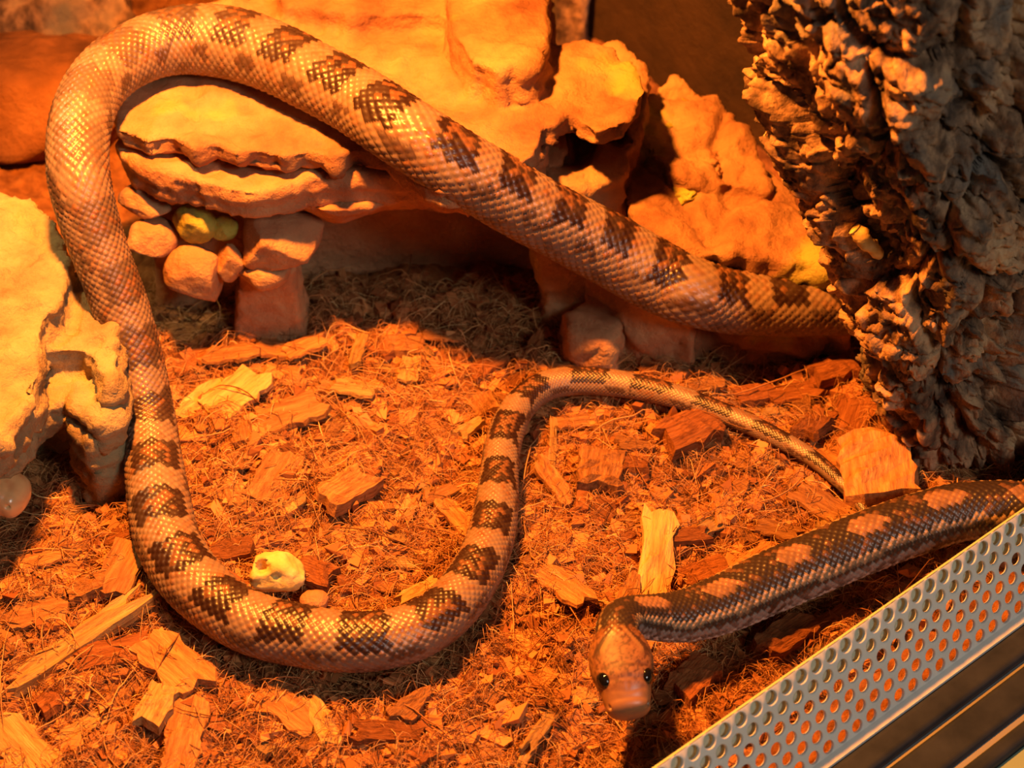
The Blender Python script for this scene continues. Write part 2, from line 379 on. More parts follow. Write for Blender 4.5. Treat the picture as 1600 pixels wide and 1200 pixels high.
def col_main(SS, TH, sc, thc, dome, L, sh, headf, groove, lip, tH, vent, cid):
    qc = np.abs(thc)/np.pi; q = np.abs(TH)/np.pi; e = hash01(*cid)
    sc_n = sc; PPX = 0.0245
    jit = (e-.5)
    cl = np.stack([sc*60, thc*1.2, 0*sc], -1); nz = fbm(cl, 3)
    ph = (sc/PPX) % 1.0; w = np.abs(ph-.5)
    tan = np.array([.22, .145, .10]); tan2 = np.array([.165, .11, .085]); dark = np.array([.024, .009, .006]); mid = np.array([.175, .075, .032])
    pale = np.array([.50, .37, .25]); grey = np.array([.22, .19, .175]); blk = np.array([.032, .020, .016])
    def mix(c, d, m): return c*(1-m[..., None])+d*m[..., None]
    one = np.ones(SS.shape+(3,))
    # rear and middle of the body: dark-edged saddles on tan
    c = mix(one*tan, tan2, np.clip(smooth01(qc, .3, .55)+.35*nz, 0, 1))
    c = mix(c, mid, np.clip((e > .80)*.55+(nz > .35)*.4, 0, 1))
    f1 = (w+.10*nz+.05*jit < .30) & (qc+.06*nz+.03*jit < .30)
    inner = (w+.10*nz < .20) & (qc+.05*nz < .15) & (e > .5)
    lat = (np.abs(((sc/PPX+.5) % 1.0)-.5)+.12*nz < .20) & (qc > .35) & (qc < .50) & (e > .2)
    low = (np.abs(ph-.5)+.12*nz < .16) & (qc > .54) & (qc < .66) & (e > .3)
    wk = 1-.6*np.exp(-((sc-SWEAK)/.085)**2)            # dark saddles mixed in more weakly along the upper coil
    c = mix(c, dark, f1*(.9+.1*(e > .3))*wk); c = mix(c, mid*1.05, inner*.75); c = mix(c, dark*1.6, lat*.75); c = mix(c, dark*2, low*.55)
    # front of the body: black with light ovals, pale side stripe, grey flanks
    c2 = one*blk
    c2 = mix(c2, mid, (e > .86)*.5*(qc < .3))
    P2 = 0.031; ph2 = np.abs((((SS.max()-sc)-.0005)/P2) % 1.0-.5)
    ov = (np.hypot((ph2)/.23, qc/.115) < 1.0+.2*jit)
    c2 = mix(c2, one*np.array([.24, .125, .07]), ov*(.8+.2*(e > .4)))
    st = (qc > .27+.03*nz) & (qc < .355+.03*nz); c2 = mix(c2, np.array([.33, .22, .13]), st*(.55+.45*(e > .35)))
    fl_ = (qc > .43); c2 = mix(c2, grey, fl_*np.clip(.25+.9*(e > .45)*1.0+.5*nz, 0, 1))
    be = (qc > .56); c2 = mix(c2, np.array([.42, .38, .35]), be*(.2+.8*(e > .35)))
    fr = smooth01(SS, SFRONT-.05, SFRONT+.10); c = mix(c, c2, fr)
    c = mix(c, np.array([.40, .30, .22])*one, vent*(1-fr)*.8); c = mix(c, np.array([.45, .42, .39])*one, vent*fr*.8)
    # a grain on each scale
    c = c*(0.90+.20*e)[..., None]
    # head
    X = np.sin(TH); nzh = fbm(np.stack([SS*420, TH*4, 0*SS], -1), 3)
    hc = mix(one*np.array([.40, .185, .075]), np.array([.21, .08, .035]), np.clip(.4+1.3*nzh, 0, 1)*.7)
    hc = mix(hc, np.array([.46, .24, .09]), smooth01(q, .30, .45)*.8)
    hc = mix(hc, np.array([.50, .27, .13]), smooth01(tH, .66, .86)*.8)
    hc = mix(hc, np.array([.44, .25, .14]), smooth01(q, .62, .72)*.8)
    hc = mix(hc, np.array([.09, .03, .014]), (fbm(np.stack([SS*700, TH*9, 0*SS+4], -1), 2) > .16)*.8*(1-smooth01(tH, .6, .8)))
    # spear-shaped pale nape mark edged dark
    ax = np.abs(X)
    spear = (ax < .12+.45*smooth01(tH, 0, .34)) & (np.cos(TH) > 0); edge = (ax < .36+.5*smooth01(tH, 0, .34)) & (np.cos(TH) > 0) & ~spear
    front = 1-smooth01(tH, .30, .42)
    hc = mix(hc, np.array([.05, .022, .014]), edge*front*.85)
    hc = mix(hc, np.array([.42, .23, .09]), (np.abs(ax-.14-.42*smooth01(tH, 0, .34)) < .085)*(np.cos(TH) > 0)*front*.9)
    bar = np.exp(-((tH-.52)/.018)**2)*(ax < .75)*(np.cos(TH) > 0); hc = mix(hc, np.array([.10, .032, .015]), bar*.75)
    cheek = np.exp(-(((np.abs(TH)-1.45)-(.62-tH)*1.1)/.10)**2)*(tH > .15)*(tH < .60); hc = mix(hc, np.array([.10, .035, .016]), cheek*.8)
    hc = hc*np.array([.54, .50, .50]); hcf = np.clip(headf*3+smooth01(tH, .005, .06), 0, 1); c = mix(c, hc, hcf)
    return np.clip(c, 0.004, 1)
_C = catmull(CT, 24); _d = np.r_[0, np.cumsum(np.linalg.norm(np.diff(_C[:, :3], axis=0), axis=1))]
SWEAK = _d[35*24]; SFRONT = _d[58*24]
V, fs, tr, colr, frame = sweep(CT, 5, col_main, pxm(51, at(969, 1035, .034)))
SN_P, SN_R = _C[:, :3], _C[:, 3]
snake = thing('snake', 'long patterned tan and dark brown snake coiled over the stones and substrate, head raised', 'snake', Vector(at(970, 1035, 0)))
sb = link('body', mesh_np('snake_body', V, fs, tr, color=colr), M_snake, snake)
def uvsphere(nu=20, nv=12):
    bm = bmesh.new(); bmesh.ops.create_uvsphere(bm, u_segments=nu, v_segments=nv, radius=1); return bm
def eyes(frame, parent, hw, tpos=.615, r=.0028):
    P, T, U, B, s, sh, L = frame
    i = int(np.argmin(np.abs(s-(sh+tpos*(L-sh)))))
    for sgn in (-1, 1):
        c = P[i]+B[i]*sgn*hw*.69+U[i]*hw*.36
        ax = B[i]*sgn*.80+T[i]*.25+U[i]*.52; ax /= np.linalg.norm(ax)
        bm = uvsphere(24, 14); bmesh.ops.scale(bm, verts=bm.verts, vec=(r*1.0, r*.92, r*.55))
        z = Vector(ax); y = Vector(U[i]); x = y.cross(z).normalized(); y = z.cross(x)
        bmesh.ops.transform(bm, verts=bm.verts, matrix=Matrix.Translation(Vector(c)) @ Matrix((x, y, z)).transposed().to_4x4())
        for f in bm.faces: f.smooth = True
        me = bpy.data.meshes.new('eye'); bm.to_mesh(me); bm.free()
        o = link('eye', me, M_eye, parent); o['label'] = 'glossy black eye'
eyes(frame, snake, pxm(51, at(969, 1035, .034)))

# ------------------------------------------------------------------ rocks
def remesh(me, voxel):
    o = bpy.data.objects.new('tmp', me); COL.objects.link(o)
    md = o.modifiers.new('r', 'REMESH'); md.mode = 'VOXEL'; md.voxel_size = voxel; md.use_smooth_shade = True
    dg = bpy.context.evaluated_depsgraph_get(); ev = o.evaluated_get(dg)
    m2 = bpy.data.meshes.new_from_object(ev); bpy.data.objects.remove(o); bpy.data.meshes.remove(me)
    return m2
def prism(bm, outline, zt, zb, taper=0.0, tilt=(0, 0), shift=(0, 0)):
    """outline: world xy polygon; top height may tilt in x,y; bottom shrunk by taper"""
    pts = np.array(outline); c = pts.mean(0); top = []; bot = []
    for p in pts:
        dz = (p[0]-c[0])*tilt[0]+(p[1]-c[1])*tilt[1]
        top.append(bm.verts.new((p[0], p[1], zt+dz)))
        q = c+(p-c)*(1-taper)+np.array(shift); bot.append(bm.verts.new((q[0], q[1], zb+dz*0.3)))
    n = len(pts)
    for i in range(n): bm.faces.new((top[i], bot[i], bot[(i+1) % n], top[(i+1) % n]))
    bmesh.ops.triangulate(bm, faces=[bm.faces.new(top), bm.faces.new(bot[::-1])])
def pxo(pts, z): return [at(x, y, z)[:2] for x, y in pts]
def rough_up(me, amp=0.003, freq=25, amp2=0.001, strata=0.0, sfreq=150, crack=0.0, cfreq=30, seed=0, flute=0.0):
    V, Nn = get_vn(me)
    P = V+seed*1.37
    d = amp*fbm(P*freq, 4)+amp2*ridged(P*freq*4, 3)*0.6
    if strata: d += strata*(np.abs(((V[:, 2]*sfreq+0.9*fbm(P*18, 2)) % 1.0)-.5)*2-.5)*(1-np.abs(Nn[:, 2]))
    if flute: d += flute*(np.abs(noise(np.stack([V[:, 0]*75, V[:, 0]*0+seed, V[:, 2]*9], -1)))*2-.5)*np.clip(-Nn[:, 1]*1.6, 0, 1)
    if crack:
        d1, d2, _ = worley(P*cfreq); d -= crack*np.clip(1-(d2-d1)/0.12, 0, 1)
    set_v(me, V+Nn*d[:, None])
    for p in me.polygons: p.use_smooth = True
def rock_mesh(name, prisms, voxel, **kw):
    bm = bmesh.new()
    for p in prisms: prism(bm, *p[0], **p[1])
    bmesh.ops.recalc_face_normals(bm, faces=bm.faces)
    me = bpy.data.meshes.new(name); bm.to_mesh(me); bm.free(); me = remesh(me, voxel); me.name = name; me.materials.clear()
    rough_up(me, **kw); return me
def stone_mesh(name, seed, radii, sub=4, cuts=9, cmin=.62, cmax=.9, amp=.05, rot=None):
    r = np.random.default_rng(seed); bm = bmesh.new(); bmesh.ops.create_icosphere(bm, subdivisions=sub, radius=1)
    V = np.array([v.co[:] for v in bm.verts])
    for k in range(cuts):
        n = r.normal(size=3); n /= np.linalg.norm(n); dd = r.uniform(cmin, cmax); ex = np.clip(V@n-dd, 0, None); V = V-ex[:, None]*n*.92
    V = V+V*(amp*fbm(V*2.2+seed, 4)+amp*.35*ridged(V*5+seed, 3))[:, None]
    V = V*np.array(radii)
    if rot is not None: V = V@np.array(Matrix.Rotation(rot, 3, 'Z')).T
    for v, c in zip(bm.verts, V): v.co = c
    for f in bm.faces: f.smooth = True
    me = bpy.data.meshes.new(name); bm.to_mesh(me); bm.free(); return me

# --- the big sandstone cave
ZT = .0905
cave = thing('stone_cave', 'large flat-topped orange sandstone cave with a dark opening, snake draped over it', 'rock', Vector(at(600, 420, 0)))
slab = [((pxo([(178, 205), (188, 150), (215, 118), (235, 70), (330, 10), (480, -40), (700, -70), (860, -40), (862, 70), (905, 60), (960, 75), (1000, 110), (1005, 150), (985, 190), (930, 205), (890, 175), (850, 205), (835, 240), (810, 255), (740, 290), (690, 298), (640, 270), (600, 238), (560, 232), (520, 246), (480, 238), (440, 244), (400, 236), (365, 240), (330, 226), (300, 232), (262, 214), (225, 222), (196, 208)], ZT), ZT, .0815), dict(taper=.015)),
        ((pxo([(690, -90), (858, -60), (856, 70), (835, 108), (780, 112), (735, 96), (700, 30)], .106), .106, .080), dict(taper=-.04)),
        ((pxo([(430, -60), (700, -100), (705, 20), (560, 25), (440, 8)], .098), .098, .08), dict(taper=-.1))]
o = link('top_slab', rock_mesh('top_slab', slab, .0018, amp=.0022, freq=26, amp2=.0014, strata=.0010, sfreq=140, crack=.0016, cfreq=17, seed=1, flute=.0035), M_stone, cave)
ledge = [((pxo([(182, 225), (190, 246), (232, 264), (285, 280), (335, 292), (390, 304), (430, 298), (480, 284), (560, 274), (640, 282), (690, 296), (740, 300), (800, 270), (860, 240), (860, 150), (700, 100), (400, 120), (220, 170)], .078), .0785, .0655), dict(taper=.03))]
o = link('ledge', rock_mesh('ledge', ledge, .0016, amp=.002, freq=30, amp2=.0012, strata=.001, crack=.0012, cfreq=28, seed=2), M_stone2, cave)
roof = [((pxo([(300, 322), (420, 318), (520, 340), (690, 312), (800, 300), (880, 260), (900, 150), (700, 60), (400, 80), (230, 180), (215, 280)], .064), .066, .050), dict(taper=.10, shift=(0, .012)))]
link('cave_roof', rock_mesh('cave_roof', roof, .002, amp=.003, freq=26, amp2=.001, seed=3), M_stone2, cave)
back = [((pxo([(250, 300), (500, 250), (760, 230), (900, 260), (900, 140), (700, 60), (400, 80), (230, 180)], .055), .06, -.004), dict(taper=0))]
link('back_wall', rock_mesh('cave_back', back, .0025, amp=.003, freq=26, amp2=.001, seed=4), M_stone2, cave)
core = [((pxo([(215, 300), (300, 305), (410, 300), (430, 280), (400, 240), (230, 240)], .055), .066, -.004), dict(taper=.12))]
link('pillar_core', rock_mesh('pillar_core', core, .002, amp=.003, freq=30, amp2=.001, seed=5), M_stone2, cave)
# stacked stones of the pillar: px centre, height of centre, px half sizes (w, h), depth factor, seed, material
pst = [(228, 316, .058, 44, 27, M_stone2), (236, 372, .046, 44, 30, M_stone2), (304, 350, .054, 36, 30, M_moss), (308, 428, .034, 52, 50, M_stone2),
       (432, 372, .048, 76, 44, M_stone2), (362, 412, .040, 26, 34, M_stone2), (408, 420, .036, 46, 30, M_stone2), (350, 356, .052, 22, 20, M_moss)]
for k, (x, y, z, w, h, mm) in enumerate(pst):
    p = at(x, y, z); r = pxm(w, p); rh = pxm(h, p)/.95
    me = stone_mesh('stone', 40+k*3, (r, r*.85, rh), rot=.3*math.sin(k*2.1), amp=.05)
    o = link('stone', me, mm, cave); o.matrix_parent_inverse = Matrix(); o.location = Vector(p)-cave.location
foot = [((pxo([(375, 432), (455, 430), (462, 400), (380, 396)], .030), .034, -.006), dict(taper=-.45))]
link('pillar_foot', rock_mesh('pillar_foot', foot, .0018, amp=.002, freq=40, amp2=.001, seed=6), M_stone2, cave)
leg = [((pxo([(885, 440), (900, 432), (1000, 485), (1080, 500), (1100, 400), (1000, 340), (890, 380)], .022), .030, -.006), dict(taper=-.06)),
       ((pxo([(880, 500), (930, 480), (965, 510), (960, 555), (925, 550), (890, 535)], .008), .014, -.006), dict(taper=-.1))]
link('leg_stone', rock_mesh('leg_stone', leg, .0018, amp=.004, freq=30, amp2=.0014, crack=.0015, cfreq=40, seed=7), M_stone2, cave)

# --- holed boulder next to the slab and the sloping boulder behind the snake
hol = thing('holed_boulder', 'orange sandstone boulder pierced by a dark hollow beside the flat slab', 'rock', Vector(at(930, 330, 0)))
def boulder(name, prisms, voxel, mm, parent, holes=(), **kw):
    me = rock_mesh(name, prisms, voxel, **kw)
    if holes:
        V, Nn = get_vn(me)
        for c, rad, dr, dp in holes:
            dv = V-c; al_ = dv@dr; dperp = np.linalg.norm(dv-al_[:, None]*dr, axis=1)
            k = smooth01(dperp, rad, rad*.55); V = V-(k*dp)[:, None]*dr*(al_ > -rad*2)[:, None]
        set_v(me, V)
    return link(name, me, mm, parent)
toc = lambda p: (CAM-p)/np.linalg.norm(CAM-p)
h1 = at(893, 222, .068); h2 = at(965, 215, .06)
boulder('boulder', [((pxo([(838, 250), (850, 190), (880, 120), (960, 110), (1005, 140), (1010, 180), (990, 210), (972, 245), (975, 262), (925, 285), (860, 290)], .066), .070, -.004), dict(taper=-.05, tilt=(-.1, .25)))],
        .0016, M_stone, hol, holes=[(h1, pxm(50, h1), toc(h1), .03), (h2, pxm(20, h2), toc(h2), .014)], amp=.004, freq=34, amp2=.002, crack=.0015, cfreq=24, seed=8)
sl = thing('sloping_boulder', 'broad sloping orange boulder with mossy patches behind the cork bark and snake', 'rock', Vector(at(1120, 420, 0)))
boulder('boulder', [((pxo([(965, 280), (985, 240), (1040, 215), (1110, 225), (1180, 250), (1240, 310), (1300, 390), (1330, 420), (1200, 424), (1080, 420), (1000, 380), (968, 320)], .040), .044, -.004), dict(taper=-.08, tilt=(-.12, -.08))),
        ((pxo([(1000, 200), (1050, 160), (1110, 180), (1180, 240), (1200, 300), (1050, 300), (1000, 260)], .045), .054, -.004), dict(taper=-.15, tilt=(-.2, .1)))],
        .0018, M_stone, sl, amp=.006, freq=28, amp2=.0024, crack=.004, cfreq=20, seed=9)
for k, (x, y, z, w, h, mm) in enumerate([(1035, 195, .062, 26, 20, M_moss), (1072, 300, .056, 16, 12, M_moss), (1060, 178, .060, 22, 18, M_moss), (1095, 250, .058, 34, 18, M_stone2)]):
    p = at(x, y, z-.010); me = stone_mesh('moss', 90+k, (pxm(w*1.3, p), pxm(w*1.3, p), pxm(h*.8, p)), amp=.38); o = link('moss' if mm is M_moss else 'knob', me, mm, sl); o.matrix_parent_inverse = Matrix(); o.location = Vector(p)-sl.location

# --- pale rock on the left
pr = thing('pale_rock', 'pale yellow limestone rock with a hollow underneath, snake lying along its side', 'rock', Vector(at(60, 760, 0)))
prs = [((pxo([(-190, 300), (0, 302), (48, 314), (84, 345), (98, 378), (104, 430), (96, 470), (66, 505), (58, 545), (60, 590), (48, 625), (22, 655), (-5, 690), (-190, 760)], .060), .060, .042), dict(taper=.02)),
       ((pxo([(50, 470), (100, 432), (143, 430), (160, 462), (178, 500), (184, 545), (180, 590), (165, 600), (150, 565), (128, 548), (70, 545)], .050), .050, .034), dict(taper=.0)),
       ((pxo([(60, 560), (128, 545), (170, 560), (186, 590), (182, 640), (160, 655), (130, 640), (105, 612), (60, 640), (20, 690), (-190, 740), (-190, 560)], .040), .038, .024), dict(taper=.03)),
       ((pxo([(128, 640), (160, 625), (184, 640), (186, 700), (150, 720), (120, 700), (105, 660)], .020), .030, -.006), dict(taper=-.12)),
       ((pxo([(-190, 560), (150, 600), (160, 660), (60, 640), (-190, 660)], .02), .036, -.006), dict(taper=.0)),
       ]
link('rock_body', rock_mesh('pale_rock_body', prs, .0015, amp=.0034, freq=38, amp2=.0020, strata=.0016, sfreq=110, crack=.0012, cfreq=30, seed=12), M_pale, pr)

# --- second snake: only its snout is in view
def col_orange(SS, TH, sc, thc, dome, L, sh, headf, groove, lip, tH, vent, cid):
    q = np.abs(TH)/np.pi; nz = fbm(np.stack([SS*160, TH*1.6, 0*SS], -1), 3)
    def mix(c, d, m): return c*(1-m[..., None])+d*m[..., None]
    c = mix(np.ones(SS.shape+(3,))*np.array([.72, .40, .17]), np.array([.55, .13, .03]), np.clip(.2+1.8*nz, 0, 1))
    c = mix(c, np.array([.80, .58, .38]), smooth01(q, .58, .7)); c = mix(c, np.array([.78, .52, .24]), smooth01(tH, .7, .95)*.8)
    return np.clip(c, .01, 1)
ct2 = ctrl_px([(-230, 690, .018, 76), (-180, 697, .018, 78), (-135, 712, .019, 78), (-108, 724, .020, 80), (-68, 738, .0202, 90), (-30, 754, .020, 90), (8, 766, .0192, 80), (43, 777, .018, 70)])
V2, f2, t2, c2_, fr2 = sweep(ct2, 5, col_orange, pxm(56, at(0, 770, .017)))
sn2 = thing('snake', 'orange and cream snake showing only its glossy snout beneath the pale rock', 'snake', Vector(at(0, 790, 0)))
link('body', mesh_np('snout_body', V2, f2, t2, color=c2_), M_snake2, sn2)
eyes(fr2, sn2, pxm(56, at(0, 770, .017)))

# ------------------------------------------------------------------ cork bark
bk = thing('cork_bark', 'tall rough cork bark trunk leaning beside the perforated vent, snake passing behind it', 'bark', Vector(at(1580, 700, 0)))
nh, na = 540, 440
hz = np.linspace(-.01, .34, nh); an = np.linspace(0, 2*np.pi, na, endpoint=False)
base_c = at(1600, 700, 0)
LEFT = [(760, 1405), (690, 1400), (600, 1345), (520, 1312), (420, 1282), (340, 1264), (250, 1216), (150, 1188), (60, 1155), (0, 1142), (-200, 1100), (-500, 1050)]
def on_y(px, py, y):
    d_ = FW+(px-800)/F*RT-(py-600)/F*UP; return CAM+d_*((y-CAM[1])/d_[1])
lz = np.array([on_y(x, y, -.040) for y, x in LEFT]); lz = lz[np.argsort(lz[:, 2])]
Hh, Aa = np.meshgrid(hz, an, indexing='ij')
rx_ = .054+.012*smooth01(Hh, .04, .2); ry_ = rx_*.72
xl = np.interp(hz, lz[:, 2], lz[:, 0]); xl = np.convolve(np.pad(xl, 20, mode='edge'), np.ones(41)/41, 'valid')
# broken cross-section: a broad face to the left-front, a ridge, then a face to the right-front
c0 = tk(.198, .064, 0); FP = np.array([tk(u_, v_, 0)[:2]-c0[:2] for u_, v_ in ((.170, .058), (.186, .044), (.207, .033), (.222, .036), (.230, .052), (.229, .072), (.218, .090), (.200, .096), (.180, .092), (.168, .076))])
rb = np.zeros(an.shape)
for k_, a_ in enumerate(an):
    dv_ = np.array([math.cos(a_), math.sin(a_)])
    for i_ in range(len(FP)):
        p_, q_ = FP[i_], FP[(i_+1) % len(FP)]; e_ = q_-p_; den = dv_[0]*e_[1]-dv_[1]*e_[0]
        if abs(den) < 1e-12: continue
        t_ = (p_[0]*e_[1]-p_[1]*e_[0])/den; w_ = (p_[0]*dv_[1]-p_[1]*dv_[0])/den
        if t_ > 0 and -1e-9 <= w_ <= 1+1e-9: rb[k_] = max(rb[k_], t_)
PL = [(math.radians(222), .66), (math.radians(292), .78), (math.radians(160), .86), (math.radians(20), 1.0), (math.radians(90), .75), (math.radians(340), 1.0)]
rs = np.full(an.shape, 1.12)
for ph_, dd_ in PL:
    cs_ = np.cos(an-ph_); rs = np.minimum(rs, np.where(cs_ > .2, dd_/np.maximum(cs_, .2), 9))
sm_ = lambda x_: np.real(np.fft.ifft(np.fft.fft(x_)*np.exp(-(np.fft.fftfreq(len(x_))*len(x_)/16)**2)))
rs = sm_(rs); rb = sm_(rb)
wB = smooth01(Hh, .03, .13); Q = np.stack([np.cos(Aa)*3, np.sin(Aa)*3, Hh*22], -1); lobn = 1+.05*fbm(Q*.6+2, 2)*wB
OXb = np.cos(Aa)*((1-wB)*rb+wB*rx_*rs)*lobn; OYb = np.sin(Aa)*((1-wB)*rb+wB*rx_*.82*rs)*lobn
cxl = xl[:, None]-OXb.min(1, keepdims=True)-.001; cyl = c0[1]-.03*Hh
P3 = np.stack([OXb, OYb, Hh], -1)
wq = P3+.004*np.stack([fbm(P3*60, 3), fbm(P3*60+5, 3), fbm(P3*60+9, 3)], -1)
d1, d2, ci = worley(wq*np.array([1, 1, .55])*46)
e1, e2, ei = worley(wq*np.array([1, 1, 1.3])*125+4)
g1, g2, gi = worley(P3*330+2)
plates = .0075*(hash01(ci, ci*.7)-.4)-.006*np.clip(1-(d2-d1)/.28, 0, 1)**1.5
small = .0036*(hash01(ei, ei*.3)-.45)-.0014*np.clip(1-(e2-e1)/.3, 0, 1)
fiss = -.010*np.clip(ridged(P3*np.array([30, 30, 7])+1, 2)-.95, 0, 1)
fine = .0020*fbm(P3*110, 4)+.0013*(hash01(gi, gi*.9)-.5)-.0005*g1
rr = plates+small+fiss+fine
BX = cxl+OXb+np.cos(Aa)*rr; BY = cyl+OYb+np.sin(Aa)*rr; BZ = Hh+.0025*fbm(P3*130, 3)
link('trunk', mesh_np('bark_trunk', np.stack([BX, BY, BZ], -1).reshape(-1, 3), grid_faces(nh, na, True)), M_bark, bk)

BVt = np.stack([BX, BY, BZ], -1).reshape(-1, 3); bd_ = (BVt-CAM)@FW
bpx = 800+F*((BVt-CAM)@RT)/bd_; bpy_ = 600-F*((BVt-CAM)@UP)/bd_
def on_bark(px, py):
    m = np.hypot(bpx-px, bpy_-py) < 9; idx = np.where(m)[0]; return BVt[idx[np.argmin(bd_[idx])]]
pa, pb = on_bark(1343, 362), on_bark(1378, 392)
def tube(pts, rad, n=10):
    C_ = catmull(pts, 6); T_ = np.gradient(C_, axis=0); T_ /= np.linalg.norm(T_, axis=1)[:, None]
    sd = np.cross(T_, [0, 0, 1.0]); sd /= np.linalg.norm(sd, axis=1)[:, None]; un = np.cross(sd, T_); a_ = np.arange(n)/n*2*np.pi
    rr_ = np.interp(np.linspace(0, 1, len(C_)), np.linspace(0, 1, len(rad)), rad)
    V_ = C_[:, None]+rr_[:, None, None]*(sd[:, None]*np.cos(a_)[None, :, None]+un[:, None]*np.sin(a_)[None, :, None])
    m_ = len(C_); V_ = np.vstack([V_.reshape(-1, 3), C_[:1], C_[-1:]]); j_ = np.arange(n); j2_ = (j_+1) % n; b_ = (m_-1)*n
    tr_ = np.vstack([np.stack([j_*0+m_*n, j2_, j_], -1), np.stack([b_+j_, b_+j2_, j_*0+m_*n+1], -1)])
    return V_, grid_faces(m_, n, True), tr_
out_ = toc((pa+pb)/2)*.003
V_, F_, T_ = tube([pa+out_*.9, (pa*2+pb)/3+out_*1.3, (pa+pb*2)/3+out_*1.2, pb+out_*.6], [.0022, .0030, .0026, .0024, .0016])
o = link('bark_chip', mesh_np('bark_chip', V_+.0006*fbm(V_*300, 3)[:, None], F_, T_), M_bone, bk); o['label'] = 'pale curled bit of wood stuck in the bark'

# ------------------------------------------------------------------ vent, rails, table top
B0 = at(1270, 1200, -.001); vb = uv(B0)[1]
slope = np.array([*(Nin*vb), B0[2]-.030]); Wd = np.linalg.norm(slope); sdir = slope/Wd        # down the plate
dd3 = np.array([*D2, 0]); pn = np.cross(dd3, sdir); pn = pn if pn[2] > 0 else -pn
pitch = .0066; rows = 6; rh_ = Wd/rows; hr = .00225
vent_t = thing('vent_strip', 'white perforated metal ventilation strip along the terrarium front', 'vent', Vector(tk(.15, vb/2, 0)))
def plate_pt(a, b, e=0.0):
    # the top edge rolls inwards
    bend = np.clip(.0035-b, 0, None)
    p = tk(0, 0, .030)+dd3*a+sdir*b+pn*(e-bend*bend*60)
    return p
Vp = []; Fp = []; K = 16; ang = np.arange(K)/K*2*np.pi
ncol = int(.60/pitch)
for r in range(rows):
    for c in range(-22, ncol-22):
        a0 = (c+(.5 if r % 2 else 0))*pitch; b0 = (r+.5)*rh_
        i0 = len(Vp)
        for k in range(K):
            ca, sa = math.cos(ang[k]), math.sin(ang[k]); m = max(abs(ca), abs(sa))
            Vp.append(plate_pt(a0+ca/m*pitch/2, b0+sa/m*rh_/2))
        for rad, e in ((hr*1.16, 0.0), (hr*1.06, -.00012), (hr, -.0004), (hr, -.0013)):
            for k in range(K): Vp.append(plate_pt(a0+math.cos(ang[k])*rad, b0+math.sin(ang[k])*rad, e))
        for q_ in range(4):
            for k in range(K):
                k2 = (k+1) % K; Fp.append((i0+q_*K+k, i0+q_*K+k2, i0+(q_+1)*K+k2, i0+(q_+1)*K+k))
me = mesh_np('vent_plate', np.array(Vp), np.array(Fp), smooth=True)
bm = bmesh.new(); bm.from_mesh(me); bmesh.ops.remove_doubles(bm, verts=bm.verts, dist=.00004); bmesh.ops.recalc_face_normals(bm, faces=bm.faces); bm.to_mesh(me); bm.free()
link('perforated_plate', me, M_vent, vent_t)
def extrude_profile(name, prof, u0, u1, mtl, parent, nseg=2):
    """prof: closed list of (v, z) in the tank frame"""
    n = len(prof); us = np.linspace(u0, u1, nseg)
    V = np.array([tk(u, v, z) for u in us for v, z in prof]); f = grid_faces(nseg, n, True)
    bm = bmesh.new(); vs = [bm.verts.new(v) for v in V]
    for q_ in f: bm.faces.new([vs[i] for i in q_])
    bm.faces.new(vs[:n]); bm.faces.new(vs[-n:][::-1]); bmesh.ops.recalc_face_normals(bm, faces=bm.faces)
    me = bpy.data.meshes.new(name); bm.to_mesh(me); bm.free(); return link(name, me, mtl, parent)
U0, U1 = -.16, .46
# folded-back flange behind the top rows
fl0 = plate_pt(0, -.0005, -.003); fa_ = []
for b, e in ((.0012, -.0024), (.0128, -.0034), (.0128, -.0044), (.0012, -.0034)):
    p = plate_pt(0, b, e); fa_.append((uv(p)[1], p[2]))
extrude_profile('flange', fa_, U0, U1, M_flange, vent_t)
# bottom lip of the vent
lipp = [(vb+.0008, -.0006), (vb-.0028, -.0012), (vb-.0030, -.006), (vb+.001, -.006)]
extrude_profile('lip', lipp, U0, U1, M_vent, vent_t)
track = thing('door_track', 'dark grey sliding door track with ridges below the white vent strip', 'track', Vector(tk(.15, vb-.02, 0)))
def ridge(v0, v1, z, rr=.0018, z0=-.012, n=6):
    out = [(v0, z0)]
    for k in range(n+1):
        t = k/n*math.pi/2; out.append((v0-rr+rr*math.cos(t), z-rr+rr*math.sin(t)))
    for k in range(n+1):
        t = math.pi/2+k/n*math.pi/2; out.append((v1+rr+rr*math.cos(t), z-rr+rr*math.sin(t)))
    out.append((v1, z0)); return out
v = vb-.0030
for k, (w, zz) in enumerate(((.0095, -.0010), (.0125, -.0018), (.0062, -.0030))):
    extrude_profile('rail', ridge(v, v-w, zz, .0022), U0, U1, M_rail, track)
    v -= w
    if k < 2:
        extrude_profile('channel_strip', [(v+.0006, -.004), (v-.0022, -.004), (v-.0022, -.010), (v+.0006, -.010)], U0, U1, M_strip, track); v -= .0018
extrude_profile('track_base', [(vb+.004, -.0095), (v, -.0095), (v, -.030), (vb+.004, -.030)], U0, U1, M_rail, track)
tb = extrude_profile('table', [(v-.0002, -.006), (v-.35, -.006), (v-.35, -.030), (v-.0002, -.030)], U0-.4, U1+.2, M_table, None)
tag(tb, 'pale green table surface below the dark door track', 'table')

